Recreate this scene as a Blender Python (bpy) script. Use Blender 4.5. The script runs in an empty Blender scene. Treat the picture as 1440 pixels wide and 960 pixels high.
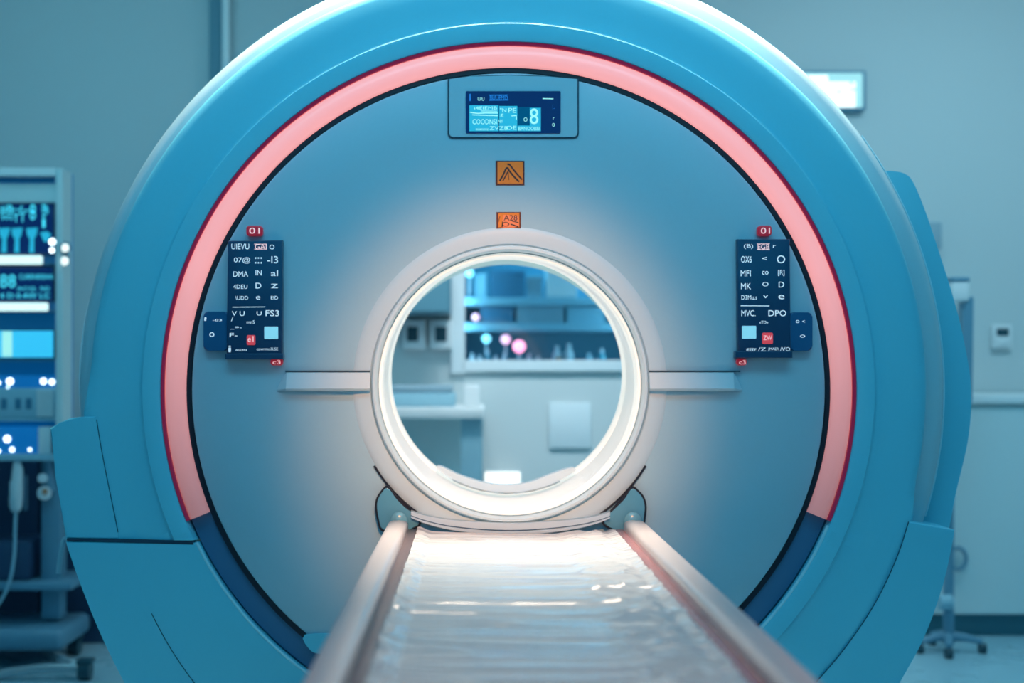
import bpy, bmesh, math, random
from mathutils import Vector, Matrix, noise
random.seed(7)
C = bpy.context.scene.collection
PI = math.pi
# ------------------------------------------------------------------ camera model used for measuring
F = 1800.0; D0 = 2.975; HC = 1.12; VX = 665.0; VY = 515.0
def P(px, py, Y=0.0):
    d = Y + D0
    return Vector(((px - VX) / F * d, Y, HC - (py - VY) / F * d))
def S(px, Y=0.0):
    return px / F * (Y + D0)

# ------------------------------------------------------------------ materials
def mat(name, col, rough=.4, metal=0., emis=None, es=0., var=.0, bump=0., scale=60., coat=0., spec=.5, alpha=None, stretch=None):
    m = bpy.data.materials.new(name); m.use_nodes = True
    nt = m.node_tree; b = nt.nodes['Principled BSDF']
    c = (*col, 1)
    b.inputs['Base Color'].default_value = c
    b.inputs['Roughness'].default_value = rough
    b.inputs['Metallic'].default_value = metal
    b.inputs['Coat Weight'].default_value = coat
    b.inputs['Coat Roughness'].default_value = .08
    b.inputs['Specular IOR Level'].default_value = spec
    if emis:
        b.inputs['Emission Color'].default_value = (*emis, 1)
        b.inputs['Emission Strength'].default_value = es
    tc = nt.nodes.new('ShaderNodeTexCoord')
    mp = nt.nodes.new('ShaderNodeMapping')
    nt.links.new(tc.outputs['Object'], mp.inputs['Vector'])
    if stretch: mp.inputs['Scale'].default_value = stretch
    n = nt.nodes.new('ShaderNodeTexNoise'); n.inputs['Scale'].default_value = scale; n.inputs['Detail'].default_value = 3
    nt.links.new(mp.outputs['Vector'], n.inputs['Vector'])
    r = nt.nodes.new('ShaderNodeMapRange')
    r.inputs['To Min'].default_value = max(0, rough - .05); r.inputs['To Max'].default_value = min(1, rough + .05)
    nt.links.new(n.outputs['Fac'], r.inputs['Value']); nt.links.new(r.outputs['Result'], b.inputs['Roughness'])
    if var:
        mx = nt.nodes.new('ShaderNodeMixRGB')
        mx.inputs['Color1'].default_value = (*[v * (1 - var) for v in col], 1)
        mx.inputs['Color2'].default_value = (*[min(1, v * (1 + var)) for v in col], 1)
        nt.links.new(n.outputs['Fac'], mx.inputs['Fac']); nt.links.new(mx.outputs['Color'], b.inputs['Base Color'])
    if bump:
        bp = nt.nodes.new('ShaderNodeBump'); bp.inputs['Strength'].default_value = bump; bp.inputs['Distance'].default_value = .002
        nt.links.new(n.outputs['Fac'], bp.inputs['Height']); nt.links.new(bp.outputs['Normal'], b.inputs['Normal'])
    return m
M = {}
M['shell'] = mat('gantry_plastic', (.15, .60, .76), .42, spec=.3, var=.02, bump=.03, scale=220)
M['face'] = mat('face_plastic', (.36, .57, .67), .45, spec=.3, var=.02, bump=.03, scale=220)
M['collar'] = mat('collar_plastic', (.50, .68, .77), .42, spec=.35, var=.015, scale=150)
M['rim'] = mat('rim_plastic', (.42, .66, .75), .30, var=.02, scale=200)
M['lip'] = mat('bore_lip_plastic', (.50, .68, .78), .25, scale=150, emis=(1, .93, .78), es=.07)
M['glow'] = mat('bore_light_diffuser', (.74, .76, .76), .35, emis=(1, .95, .82), es=.50)
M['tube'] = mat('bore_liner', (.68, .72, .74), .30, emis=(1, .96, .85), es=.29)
M['cream'] = mat('cream_plastic', (.50, .68, .80), .34, var=.02)
M['black'] = mat('black_rubber', (.006, .010, .022), .45)
M['groove'] = mat('dark_groove', (.015, .05, .09), .5)
M['channel'] = mat('dark_blue_channel', (.05, .16, .30), .45, var=.03)
M['pink'] = mat('pink_light_strip', (.78, .26, .25), .32, emis=(1, .39, .395), es=.62)
nt = M['pink'].node_tree          # the strip's emission weakens towards its two lower ends
sp = nt.nodes.new('ShaderNodeSeparateXYZ'); mr = nt.nodes.new('ShaderNodeMapRange')
nt.links.new(nt.nodes['Texture Coordinate'].outputs['Object'], sp.inputs[0]); nt.links.new(sp.outputs['Z'], mr.inputs['Value'])
mr.inputs['From Min'].default_value = .75; mr.inputs['From Max'].default_value = 1.35; mr.inputs['To Min'].default_value = .22; mr.inputs['To Max'].default_value = .80
nt.links.new(mr.outputs['Result'], nt.nodes['Principled BSDF'].inputs['Emission Strength'])
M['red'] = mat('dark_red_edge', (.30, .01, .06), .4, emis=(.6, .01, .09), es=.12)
M['navy'] = mat('navy_panel', (.012, .055, .13), .30, var=.05, coat=.15)
M['navybox'] = mat('navy_button_box', (.012, .10, .24), .35, var=.03)
M['white_mark'] = mat('white_legend', (.85, .9, .95), .5, emis=(.80, .92, 1), es=.55)
M['pink_mark'] = mat('pink_legend', (.9, .6, .6), .5, emis=(1, .58, .58), es=.75)
M['red_glow'] = mat('red_glow', (.6, .04, .06), .4, emis=(1, .10, .13), es=.40)
M['cyan_key'] = mat('cyan_key', (.3, .65, .75), .4, emis=(.30, .72, .85), es=.55)
M['screen'] = mat('screen_navy', (.005, .02, .06), .2, emis=(.004, .035, .20), es=.40, spec=.2)
M['scr_cyan'] = mat('screen_cyan', (.02, .2, .3), .3, emis=(.02, .42, .62), es=.85, spec=.2)
M['scr_lite'] = mat('screen_light', (.2, .5, .5), .3, emis=(.42, .95, .85), es=.80, spec=.2)
M['scr_blue'] = mat('screen_blue', (.01, .1, .3), .3, emis=(.02, .26, .80), es=.8, spec=.2)
M['scr_dark'] = mat('screen_dark', (.0, .05, .1), .3, emis=(.0, .08, .20), es=.7, spec=.2)
M['orange'] = mat('orange_sticker', (.62, .17, .015), .5, var=.12, scale=300, emis=(.9, .2, .01), es=.22)  # emission added so the orange stays vivid under the teal lamps
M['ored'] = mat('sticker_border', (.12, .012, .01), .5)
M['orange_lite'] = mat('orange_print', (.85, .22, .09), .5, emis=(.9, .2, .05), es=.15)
M['ink'] = mat('black_ink', (.012, .012, .022), .5)
M['tableplastic'] = mat('table_sheet', (.47, .48, .50), .20, var=.03, bump=.04, scale=14, coat=.35, stretch=(1, 7, 1))
M['film'] = mat('clear_film', (.74, .72, .70), .10, var=.10, bump=.3, scale=40, coat=.8)
M['rail'] = mat('rail_satin', (.60, .54, .54), .30, metal=.35, var=.02, scale=300, stretch=(1, .02, 1))
M['railgroove'] = mat('rail_channel', (.14, .10, .11), .3, metal=.3)
M['railreflect'] = mat('rail_channel_pink_reflect', (.42, .20, .22), .25, metal=.35)  # pink reflection in the right channel put into the base colour
M['edge_glint'] = mat('pale_edge_highlight', (.48, .82, .92), .3)  # pale colour for edge highlights modelled as thin tubes
M['paper'] = mat('bright_white_paint', (.92, .94, .94), .5)
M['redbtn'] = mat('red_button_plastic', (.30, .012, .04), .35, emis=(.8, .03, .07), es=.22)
M['rackglow'] = mat('rack_blue_glow', (.03, .18, .36), .5, emis=(.0, .12, .34), es=.35)  # blue screen glow on the rack's back put into its emission
M['cap'] = mat('teal_cap', (.14, .36, .46), .22, coat=.4)
M['socket'] = mat('teal_socket', (.10, .34, .48), .32)
M['steel'] = mat('steel', (.55, .62, .66), .3, metal=.8, var=.03)
M['wall'] = mat('wall_paint', (.60, .68, .70), .85, var=.02, bump=.05, scale=90)
M['floor'] = mat('vinyl_floor', (.34, .60, .70), .28, var=.06, scale=5, bump=.02)
M['ceil'] = mat('ceiling_paint', (.7, .76, .78), .9, var=.02)
M['trim'] = mat('teal_trim', (.05, .20, .26), .5, var=.04)
M['wframe'] = mat('window_frame_paint', (.70, .80, .84), .5, var=.02)
M['cab'] = mat('cabinet_laminate', (.66, .80, .82), .5, var=.02)
M['worktop'] = mat('worktop_white', (.86, .90, .91), .35, var=.02)
M['white'] = mat('white_plastic', (.80, .84, .86), .4, var=.02)
M['offwhite'] = mat('offwhite_card', (.58, .68, .72), .7, var=.05)
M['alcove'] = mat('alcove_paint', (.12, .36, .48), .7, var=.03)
M['greybox'] = mat('grey_box', (.30, .44, .52), .6, var=.05)
M['bluebox'] = mat('blue_box', (.06, .21, .34), .6, var=.06)
M['palebox'] = mat('pale_blue_box', (.30, .55, .66), .6, var=.05)
M['darkteal'] = mat('dark_teal_laminate', (.10, .26, .34), .5, var=.05)
M['darknavy'] = mat('dark_navy_laminate', (.018, .06, .13), .45, var=.1, scale=8)
M['bluegrey'] = mat('blue_grey_metal', (.12, .30, .42), .4, var=.05)
M['darkbox'] = mat('dark_insert', (.015, .07, .10), .4)
M['bulb'] = mat('white_indicator', (1, 1, 1), .3, emis=(.78, .95, 1), es=3.2)
M['cyanbulb'] = mat('cyan_indicator', (.4, .8, .9), .3, emis=(.25, .75, .95), es=2.2)
M['pinkbulb'] = mat('pink_indicator', (1, .4, .5), .3, emis=(1, .26, .42), es=3.0)
M['palepink'] = mat('pale_pink_indicator', (1, .6, .7), .3, emis=(.85, .42, .60), es=1.8)
M['lightbar'] = mat('light_bar', (.9, .95, .9), .3, emis=(.72, .95, .88), es=1.0)
M['cyanlamp'] = mat('cyan_lit_panel', (.1, .5, .7), .3, emis=(.03, .48, .78), es=.85)
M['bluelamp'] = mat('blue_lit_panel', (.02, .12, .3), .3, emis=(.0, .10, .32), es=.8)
M['cyan_mark'] = mat('cyan_legend', (.1, .6, .7), .4, emis=(.06, .70, .85), es=.9)
M['lightbox'] = mat('lightbox_diffuser', (.95, .95, .9), .4, emis=(.95, 1, .90), es=1.05)
M['lightbox_teal'] = mat('lightbox_print', (.3, .6, .6), .4, emis=(.38, .66, .66), es=.65)
M['glowingbox'] = mat('glowing_box', (.95, .93, .88), .4, emis=(1, .95, .85), es=1.1)
M['amber'] = mat('amber_plastic', (.5, .22, .12), .4)
M['bottle'] = mat('bottle_plastic', (.55, .72, .78), .3, var=.05)
M['teal_bottle'] = mat('teal_bottle', (.10, .40, .50), .3)
def glass():
    m = bpy.data.materials.new('window_glass'); m.use_nodes = True; nt = m.node_tree
    nt.nodes.remove(nt.nodes['Principled BSDF'])
    out = nt.nodes['Material Output']
    t = nt.nodes.new('ShaderNodeBsdfTransparent'); t.inputs['Color'].default_value = (.86, .95, .97, 1)
    g = nt.nodes.new('ShaderNodeBsdfGlossy'); g.inputs['Roughness'].default_value = .03
    f = nt.nodes.new('ShaderNodeFresnel'); f.inputs['IOR'].default_value = 1.45
    mx = nt.nodes.new('ShaderNodeMixShader')
    nt.links.new(f.outputs[0], mx.inputs[0]); nt.links.new(t.outputs[0], mx.inputs[1]); nt.links.new(g.outputs[0], mx.inputs[2])
    nt.links.new(mx.outputs[0], out.inputs[0]); return m
M['glass'] = glass()

# ------------------------------------------------------------------ object helpers
def origin_of(p):
    v = Vector((0, 0, 0))
    while p is not None: v += p.location; p = p.parent
    return v
def obj(name, bm, m, parent=None, smooth=False, loc=None, auto=35):
    """link a bmesh written in world coordinates as one mesh object"""
    o0 = origin_of(parent) if parent else Vector((0, 0, 0))
    base = Vector(loc) if loc is not None else o0
    bmesh.ops.recalc_face_normals(bm, faces=bm.faces)
    bmesh.ops.translate(bm, verts=bm.verts, vec=-base)
    for f in bm.faces: f.smooth = smooth and len(f.verts) <= 4
    if smooth:
        lim = math.radians(auto)
        for e in bm.edges:
            if len(e.link_faces) == 2 and e.calc_face_angle(0) > lim: e.smooth = False
    me = bpy.data.meshes.new(name); bm.to_mesh(me); bm.free()
    me.materials.append(M[m] if isinstance(m, str) else m)
    o = bpy.data.objects.new(name, me); C.objects.link(o)
    o.location = base - o0
    if parent: o.parent = parent
    return o
def tag(o, label, cat, group=None):
    o['label'] = label; o['category'] = cat
    if group: o['group'] = group
    return o
def thing(name, label, cat, loc, group=None):
    o = bpy.data.objects.new(name, None); C.objects.link(o); o.location = loc; o.empty_display_size = .05
    return tag(o, label, cat, group)
def struct(name, bm, m, parent=None, smooth=False):
    o = obj(name, bm, m, parent, smooth); o['kind'] = 'structure'; return o
def copy_tree(o, parent=None):
    c = o.copy(); C.objects.link(c); c.parent = parent
    for ch in [k for k in list(bpy.data.objects) if k.parent == o]: copy_tree(ch, c)
    return c
def B(): return bmesh.new()
def add_box(bm, x0, x1, y0, y1, z0, z1, bev=0., seg=2):
    x0, x1 = sorted((x0, x1)); y0, y1 = sorted((y0, y1)); z0, z1 = sorted((z0, z1))
    vs = bmesh.ops.create_cube(bm, size=1)['verts']
    for v in vs:
        v.co = Vector((x0 + (v.co.x + .5) * (x1 - x0), y0 + (v.co.y + .5) * (y1 - y0), z0 + (v.co.z + .5) * (z1 - z0)))
    if bev:
        es = list({e for v in vs for e in v.link_edges})
        bmesh.ops.bevel(bm, geom=es, offset=bev, segments=seg, affect='EDGES', profile=.5)
    return bm
def box(*a, **k): return add_box(B(), *a, **k)
def pbox(px0, px1, py0, py1, Y, depth, bev=0., seg=2, bm=None):
    """box whose FRONT face at Y spans the pixel rectangle"""
    a = P(px0, py0, Y); b = P(px1, py1, Y)
    return add_box(bm or B(), a.x, b.x, Y, Y + depth, b.z, a.z, bev, seg)
def add_prism(bm, pts, y0, y1, bev=0., seg=2):
    """pts: (x, z) polygon extruded from y0 (front) to y1"""
    fv = [bm.verts.new((x, y0, z)) for x, z in pts]; bv = [bm.verts.new((x, y1, z)) for x, z in pts]
    f = bm.faces.new(fv); bm.faces.new(bv[::-1]); n = len(pts)
    for i in range(n): bm.faces.new((fv[i], bv[i], bv[(i + 1) % n], fv[(i + 1) % n]))
    if bev:
        bmesh.ops.bevel(bm, geom=list(f.edges), offset=bev, segments=seg, affect='EDGES', profile=.5)
    return bm
def pprism(pxs, Y, depth, bev=0., seg=2, bm=None):
    pts = [(P(x, y, Y).x, P(x, y, Y).z) for x, y in pxs]
    return add_prism(bm or B(), pts, Y, Y + depth, bev, seg)
def smooth_poly(pts, n=6, closed=False):
    """Catmull-Rom through pixel points"""
    out = []; m = len(pts)
    g = lambda i: pts[i % m] if closed else pts[max(0, min(m - 1, i))]
    for i in range(m if closed else m - 1):
        p0, p1, p2, p3 = g(i - 1), g(i), g(i + 1), g(i + 2)
        for k in range(n):
            t = k / n
            out.append(tuple(.5 * (2 * b + (c - a) * t + (2 * a - 5 * b + 4 * c - d) * t * t + (3 * b - a - 3 * c + d) * t ** 3) for a, b, c, d in zip(p0, p1, p2, p3)))
    if not closed: out.append(tuple(pts[-1]))
    return out
def add_lathe(bm, profile, cx, cz, a0=0., a1=360., n=180, cap=True):
    """prof: (r, y[, dx, dz]) revolved about the Y axis through (cx, cz); angle 0 = +X, 90 = up"""
    full = abs(a1 - a0) >= 360
    k = n if full else n + 1
    rings = []
    for i in range(k):
        prof = profile(a0 + (a1 - a0) * i / n) if callable(profile) else profile
        a = math.radians(a0 + (a1 - a0) * i / n); ca, sa = math.cos(a), math.sin(a)
        rings.append([bm.verts.new((cx + (p[2] if len(p) > 2 else 0) + p[0] * ca, p[1], cz + (p[3] if len(p) > 2 else 0) + p[0] * sa)) for p in prof])
    for i in range(n):
        A, Bq = rings[i], rings[(i + 1) % k]
        for j in range(len(prof) - 1): bm.faces.new((A[j], A[j + 1], Bq[j + 1], Bq[j]))
    if not full and cap and len(prof) > 2:
        bm.faces.new(rings[0][::-1]); bm.faces.new(rings[-1])
    return bm
def lathe(*a, **k): return add_lathe(B(), *a, **k)
def add_tube(bm, pts, r, n=10, cap=True):
    pts = [Vector(p) for p in pts]; rr = r if isinstance(r, (list, tuple)) else [r] * len(pts)
    t = (pts[1] - pts[0]).normalized(); u = t.orthogonal().normalized(); rings = []
    for i, p in enumerate(pts):
        t2 = (pts[min(i + 1, len(pts) - 1)] - pts[max(i - 1, 0)]).normalized()
        u = (u - t2 * u.dot(t2)).normalized(); w = t2.cross(u)
        rings.append([bm.verts.new(p + (u * math.cos(2 * PI * k / n) + w * math.sin(2 * PI * k / n)) * rr[i]) for k in range(n)])
    for a, b in zip(rings, rings[1:]):
        for k in range(n): bm.faces.new((a[k], a[(k + 1) % n], b[(k + 1) % n], b[k]))
    if cap: bm.faces.new(rings[0][::-1]); bm.faces.new(rings[-1])
    return bm
def tube(*a, **k): return add_tube(B(), *a, **k)
def add_vlathe(bm, prof, x, y, n=16):
    """(r, z) revolved about a vertical axis"""
    rings = [[bm.verts.new((x + r * math.cos(2 * PI * k / n), y + r * math.sin(2 * PI * k / n), z)) for k in range(n)] for r, z in prof]
    for a, b in zip(rings, rings[1:]):
        for k in range(n): bm.faces.new((a[k], a[(k + 1) % n], b[(k + 1) % n], b[k]))
    bm.faces.new(rings[0][::-1]); bm.faces.new(rings[-1]); return bm
def add_ball(bm, p, r, sc=(1, 1, 1), seg=14):
    vs = bmesh.ops.create_uvsphere(bm, u_segments=seg, v_segments=seg // 2 + 1, radius=r)['verts']
    for v in vs: v.co = Vector((v.co.x * sc[0], v.co.y * sc[1], v.co.z * sc[2])) + Vector(p)
    return bm
def add_text(bm, s, px, py, hpx, Y, wpx=None, lift=.0006, rot=0.):
    """writing standing on the plane Y, its box's top-left at the pixel, hpx tall and wpx wide"""
    cu = bpy.data.curves.new('lettering', 'FONT'); cu.body = s; cu.size = 1; cu.resolution_u = 3; cu.extrude = 0
    o = bpy.data.objects.new('lettering', cu); C.objects.link(o)
    dg = bpy.context.evaluated_depsgraph_get(); dg.update()
    me = bpy.data.meshes.new_from_object(o.evaluated_get(dg))
    bpy.data.objects.remove(o); bpy.data.curves.remove(cu)
    if not me.vertices: return
    xs = [v.co.x for v in me.vertices]; ys = [v.co.y for v in me.vertices]
    x0, x1, y0, y1 = min(xs), max(xs), min(ys), max(ys)
    a = P(px, py, Y); h = S(hpx, Y); w = S(wpx, Y) if wpx else (x1 - x0) / max(1e-6, y1 - y0) * h
    vs = [bm.verts.new((a.x + (v.co.x - x0) / max(1e-6, x1 - x0) * w, Y - lift, a.z - h + (v.co.y - y0) / max(1e-6, y1 - y0) * h)) for v in me.vertices]
    for p in me.polygons:
        try: bm.faces.new([vs[i] for i in p.vertices])
        except ValueError: pass
    bpy.data.meshes.remove(me)
def flat(bm, px0, px1, py0, py1, Y, lift=.0004):
    a = P(px0, py0, Y); b = P(px1, py1, Y)
    bm.faces.new([bm.verts.new(c) for c in ((a.x, Y - lift, a.z), (a.x, Y - lift, b.z), (b.x, Y - lift, b.z), (b.x, Y - lift, a.z))])
    return bm
def stroke(bm, pxs, w, Y, lift=.0006):
    """a flat painted line of width w px through pixel points"""
    pts = [P(x, y, Y) for x, y in pxs]; hw = S(w, Y) / 2; L = []
    for i, p in enumerate(pts):
        t = (pts[min(i + 1, len(pts) - 1)] - pts[max(i - 1, 0)]); t.normalize(); nrm = Vector((-t.z, 0, t.x)) * hw
        L.append((bm.verts.new(p + nrm + Vector((0, -lift, 0))), bm.verts.new(p - nrm + Vector((0, -lift, 0)))))
    for a, b in zip(L, L[1:]): bm.faces.new((a[0], b[0], b[1], a[1]))
    return bm

# ------------------------------------------------------------------ the room
YB = 2.6; XL, XR, YF, ZC = -3.0, 3.3, -4.6, 3.0
struct('floor', box(XL, XR, YF, YB + .15, -.1, 0), 'floor')
struct('ceiling', box(XL - .1, XR + .1, YF - .1, YB + .8, ZC, ZC + .1), 'ceil')
wa = P(650, 330, YB); wb = P(925, 509, YB)          # window opening
bm = B()
add_box(bm, XL - .1, wa.x, YB, YB + .12, 0, ZC); add_box(bm, wb.x, XR + .1, YB, YB + .12, 0, ZC)
add_box(bm, wa.x, wb.x, YB, YB + .12, 0, wb.z); add_box(bm, wa.x, wb.x, YB, YB + .12, wa.z, ZC)
struct('wall_back', bm, 'wall')
struct('wall_left', box(XL - .1, XL, YF, YB, 0, ZC), 'wall')
struct('wall_right', box(XR, XR + .1, YF, YB, 0, ZC), 'wall')
struct('wall_front', box(XL, XR, YF - .1, YF, 0, ZC), 'wall')
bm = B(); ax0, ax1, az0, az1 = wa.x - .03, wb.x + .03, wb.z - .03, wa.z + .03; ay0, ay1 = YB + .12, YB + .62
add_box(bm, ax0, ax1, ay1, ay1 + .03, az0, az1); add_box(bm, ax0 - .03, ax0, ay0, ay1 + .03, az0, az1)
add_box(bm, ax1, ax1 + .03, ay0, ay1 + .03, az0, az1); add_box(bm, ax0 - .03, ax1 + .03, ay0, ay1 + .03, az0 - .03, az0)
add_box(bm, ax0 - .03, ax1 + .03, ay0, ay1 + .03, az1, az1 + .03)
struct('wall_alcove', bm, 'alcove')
bm = B(); fw = .05
add_box(bm, wa.x - fw, wa.x + .012, YB - .025, YB + .05, wb.z - fw, wa.z + fw, .004); add_box(bm, wb.x - .012, wb.x + fw, YB - .025, YB + .05, wb.z - fw, wa.z + fw, .004)
add_box(bm, wa.x, wb.x, YB - .025, YB + .05, wb.z - fw * .8, wb.z + .008, .004); add_box(bm, wa.x, wb.x, YB - .025, YB + .05, wa.z - .008, wa.z + fw, .004)
win = struct('window_1', bm, 'wframe')
obj('pane', box(wa.x + .012, wb.x - .012, YB + .02, YB + .024, wb.z + .008, wa.z - .008), 'glass', win)
struct('baseboard_back', box(XL, XR, YB - .015, YB - .0005, 0.0005, .09, .003), 'trim')

# ------------------------------------------------------------------ scanner gantry
CX, CY = 715, 548
c = P(CX, CY); ccx, ccz = c.x, c.z
g = thing('scanner_gantry', 'large round blue-white scanner gantry with glowing pink ring and central bore', 'scanner', (ccx, .3, 0))
R = lambda px, Y=0.: S(px, Y)
seam_z = P(95, 760).z
# front shell
prof = [(R(486), .045), (R(486), .006), (R(489), -.006), (R(494), -.010), (R(513.5), -.009), (R(516.5), -.003), (R(519), -.0015), (R(540), -.002), (R(560), .000), (R(578), .002), (R(586), .006), (R(590), .013), (R(591), .024), (R(591), .09)]
def shell_profile(a):
    w = max(0., min(1., (-12 - a) / 7)) if a < 90 else max(0., min(1., (a - 176) / 8)); w = w * w * (3 - 2 * w)
    out = list(prof)                                    # the rounded rim runs out flat where the side pods meet it
    for k, (r2, y2) in enumerate(((R(576), -.002), (R(586), -.002), (R(595), -.001), (R(599), .004), (R(600), .09))):
        r1, y1 = prof[len(prof) - 5 + k]; out[len(prof) - 5 + k] = (r1 + (r2 - r1) * w, y1 + (y2 - y1) * w)
    return out
bm = lathe(shell_profile, ccx, ccz, -110, 218, 300)
bmesh.ops.bisect_plane(bm, geom=bm.verts[:] + bm.edges[:] + bm.faces[:], plane_co=(0, 0, seam_z + .002), plane_no=(0, 0, 1))
dead = [f for f in bm.faces if f.calc_center_median().x < ccx - .3 and f.calc_center_median().z < seam_z + .002]
bmesh.ops.delete(bm, geom=dead, context='FACES')
obj('front_shell', bm, 'shell', g, True)
# lower left cover: a flat plate from the outer contour to the light channel
outer = smooth_poly([(92, 761), (112, 818), (140, 888), (175, 960), (216, 1035), (268, 1110), (330, 1178)], 5)
arc = [(CX + 486.5 * math.cos(math.radians(a)), CY - 486.5 * math.sin(math.radians(a))) for a in [250 - k * (250 - 206.2) / 24 for k in range(25)]]
bm = pprism(outer + [(548, 1178)] + arc, -.006, .16, .005, 3)
lc = obj('lower_cover', bm, 'shell', g, True)
bm = B(); stroke(bm, smooth_poly([(213, 862), (232, 898), (252, 930), (275, 962), (305, 1000)], 5), 1.2, -.006)
obj('crease', bm, 'groove', lc)
bm = pprism([(94, 757), (180, 757.5), (272, 760.5), (272, 765.5), (180, 763), (94, 760)], -.0065, .03); obj('seam', bm, 'groove', g)
# upper-left side pod
bm = pprism([(135, 585), (141, 625), (150, 672), (160, 720), (168, 758), (92, 757), (78, 670), (70, 602), (84, 594), (98, 588), (115, 586)], -.004, .28, .004, 3)
obj('side_pod', bm, 'shell', g, True)
# right side pod
inn = smooth_poly([(1278, 733), (1262, 782), (1234, 842), (1200, 895), (1160, 945), (1100, 1008), (1030, 1065), (960, 1112)], 5)
out = smooth_poly([(1343, 745), (1326, 822), (1299, 897), (1265, 960), (1225, 1030), (1172, 1108), (1110, 1180)], 5)
bm = pprism(inn[::-1] + out + [(960, 1180)], -.004, .3, .004, 3); obj('side_pod', bm, 'shell', g, True)
bm = B(); stroke(bm, [(x - .3, y) for x, y in inn[:-1]], 1.3, -.004); obj('pod_seam', bm, 'groove', g)
bm = B(); stroke(bm, smooth_poly([(136, 590), (141.5, 625), (150.5, 672), (160, 718), (166, 748)], 4), 1.1, -.004); obj('pod_seam', bm, 'groove', g)
# drum behind the shell
dc = P(720, 548, .075)
bm = lathe([(R(560), .05), (S(596, .06), .055), (S(604, .07), .066), (S(608, .08), .085), (S(609, .1), .12), (S(605, .1), .50), (S(590, .1), .56), (.85, .60), (.34, .60)], dc.x, dc.z, 0, 360, 240)
obj('drum', bm, 'rim', g, True)
# rear right service cover
cov = smooth_poly([(1236, 240), (1256, 240.5), (1272, 244), (1283, 254), (1296, 283), (1312, 328), (1344, 430), (1361, 508), (1366, 560), (1361, 620), (1345, 690), (1330, 760), (1300, 840)], 6)
bm = pprism(cov + [(1180, 840), (1180, 300)], .14, .34, .004, 3); obj('service_cover', bm, 'shell', g, True)
for cx0, cz0, rr, Y, a0, a1 in ((ccx, ccz, R(590), .028, 48, -16), (dc.x, dc.z, S(608.5, .08), .084, 36, -17)):  # thin pale tubes stand in for light caught on the right edges
    obj('edge_highlight', tube([(cx0 + rr * math.cos(math.radians(a0 + (a1 - a0) * k / 60)), Y, cz0 + rr * math.sin(math.radians(a0 + (a1 - a0) * k / 60))) for k in range(61)], .0021, 6), 'edge_glint', g, True)
obj('edge_highlight', tube([(dc.x + S(608.5, .08) * math.cos(math.radians(168 + k * .5)), .082, dc.z + S(608.5, .08) * math.sin(math.radians(168 + k * .5))) for k in range(31)], [.0004 + .0026 * math.sin(PI * k / 30) for k in range(31)], 6), 'white', g, True)  # white tube stands in for the highlight on the drum's left edge
for a0, a1 in ((206, 248), (-23, -62)):  # pale tubes stand in for the lit bevel below the ring ends
    obj('edge_highlight', tube([(ccx + R(487.5) * math.cos(math.radians(a0 + (a1 - a0) * k / 50)), -.004, ccz + R(487.5) * math.sin(math.radians(a0 + (a1 - a0) * k / 50))) for k in range(51)], .0036, 8), 'edge_glint', g, True)
# plinth the drum stands on
bm = B(); add_box(bm, ccx - .72, ccx + .72, .12, .55, 0.001, .22, .02); obj('plinth', bm, 'shell', g, True)
# light ring
E0, E1 = -22.2, 202.2
bm = lathe([(R(453), .02), (R(453.5), -.001), (R(458), -.009), (R(466), -.013), (R(474), -.0115), (R(481), -.005), (R(483.5), .003), (R(483.5), .02)], ccx, ccz, E0, E1, 200)
obj('light_ring', bm, 'pink', g, True, auto=60)
bm = lathe([(R(483.2), .02), (R(483.6), -.0045), (R(488), -.0075), (R(488.4), .02)], ccx, ccz, E0, E1, 200); obj('light_ring_edge', bm, 'red', g, True)
bm = lathe([(R(453), .03), (R(454), .010), (R(483), .010), (R(486), .03)], ccx, ccz, E1, 360 + E0, 120); obj('light_channel', bm, 'channel', g, True)
bm = lathe([(R(446), .03), (R(446.5), .003), (R(453.2), .003), (R(453.6), .03)], ccx, ccz, 0, 360, 220); obj('gasket', bm, 'black', g, True)
# face disc with the bore opening
bc = P(717, 540); bcx, bcz = bc.x, bc.z
def disc():
    bm = B(); n = 220; rings = []
    offx, offz = bcx - ccx, bcz - ccz
    for t, y in ((0, .02), (0.004, .004), (.02, 0.), (.3, -.002), (.6, -.003), (1, -.003)):
        rr = R(446.4) * (1 - t) + R(205) * t
        rings.append([bm.verts.new((ccx + offx * t + rr * math.cos(2 * PI * k / n), y, ccz + offz * t + rr * math.sin(2 * PI * k / n))) for k in range(n)])
    for a, b in zip(rings, rings[1:]):
        for k in range(n): bm.faces.new((a[k], a[(k + 1) % n], b[(k + 1) % n], b[k]))
    return bm
obj('face_disc', disc(), 'face', g, True)
FY = -.003
# collar around the bore, cut flat above the table
bm = lathe([(R(221), -.0025), (R(218), -.0055), (R(212), -.0068), (R(202), -.0080), (R(197), -.0075), (R(195), -.002), (R(194), .02)], bcx, bcz, 0, 360, 200)
zc = P(717, 735).z
bmesh.ops.bisect_plane(bm, geom=bm.verts[:] + bm.edges[:] + bm.faces[:], plane_co=(0, 0, zc), plane_no=(0, 0, -1), clear_outer=True)
obj('bore_collar', bm, 'collar', g, True)
for a0, a1 in ((211, 238), (302, 329)):
    obj('collar_gasket', lathe([(R(220.5), 0), (R(221), -.0062), (R(223.6), -.0062), (R(224), 0)], bcx, bcz, a0, a1, 30), 'black', g, True)
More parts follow.
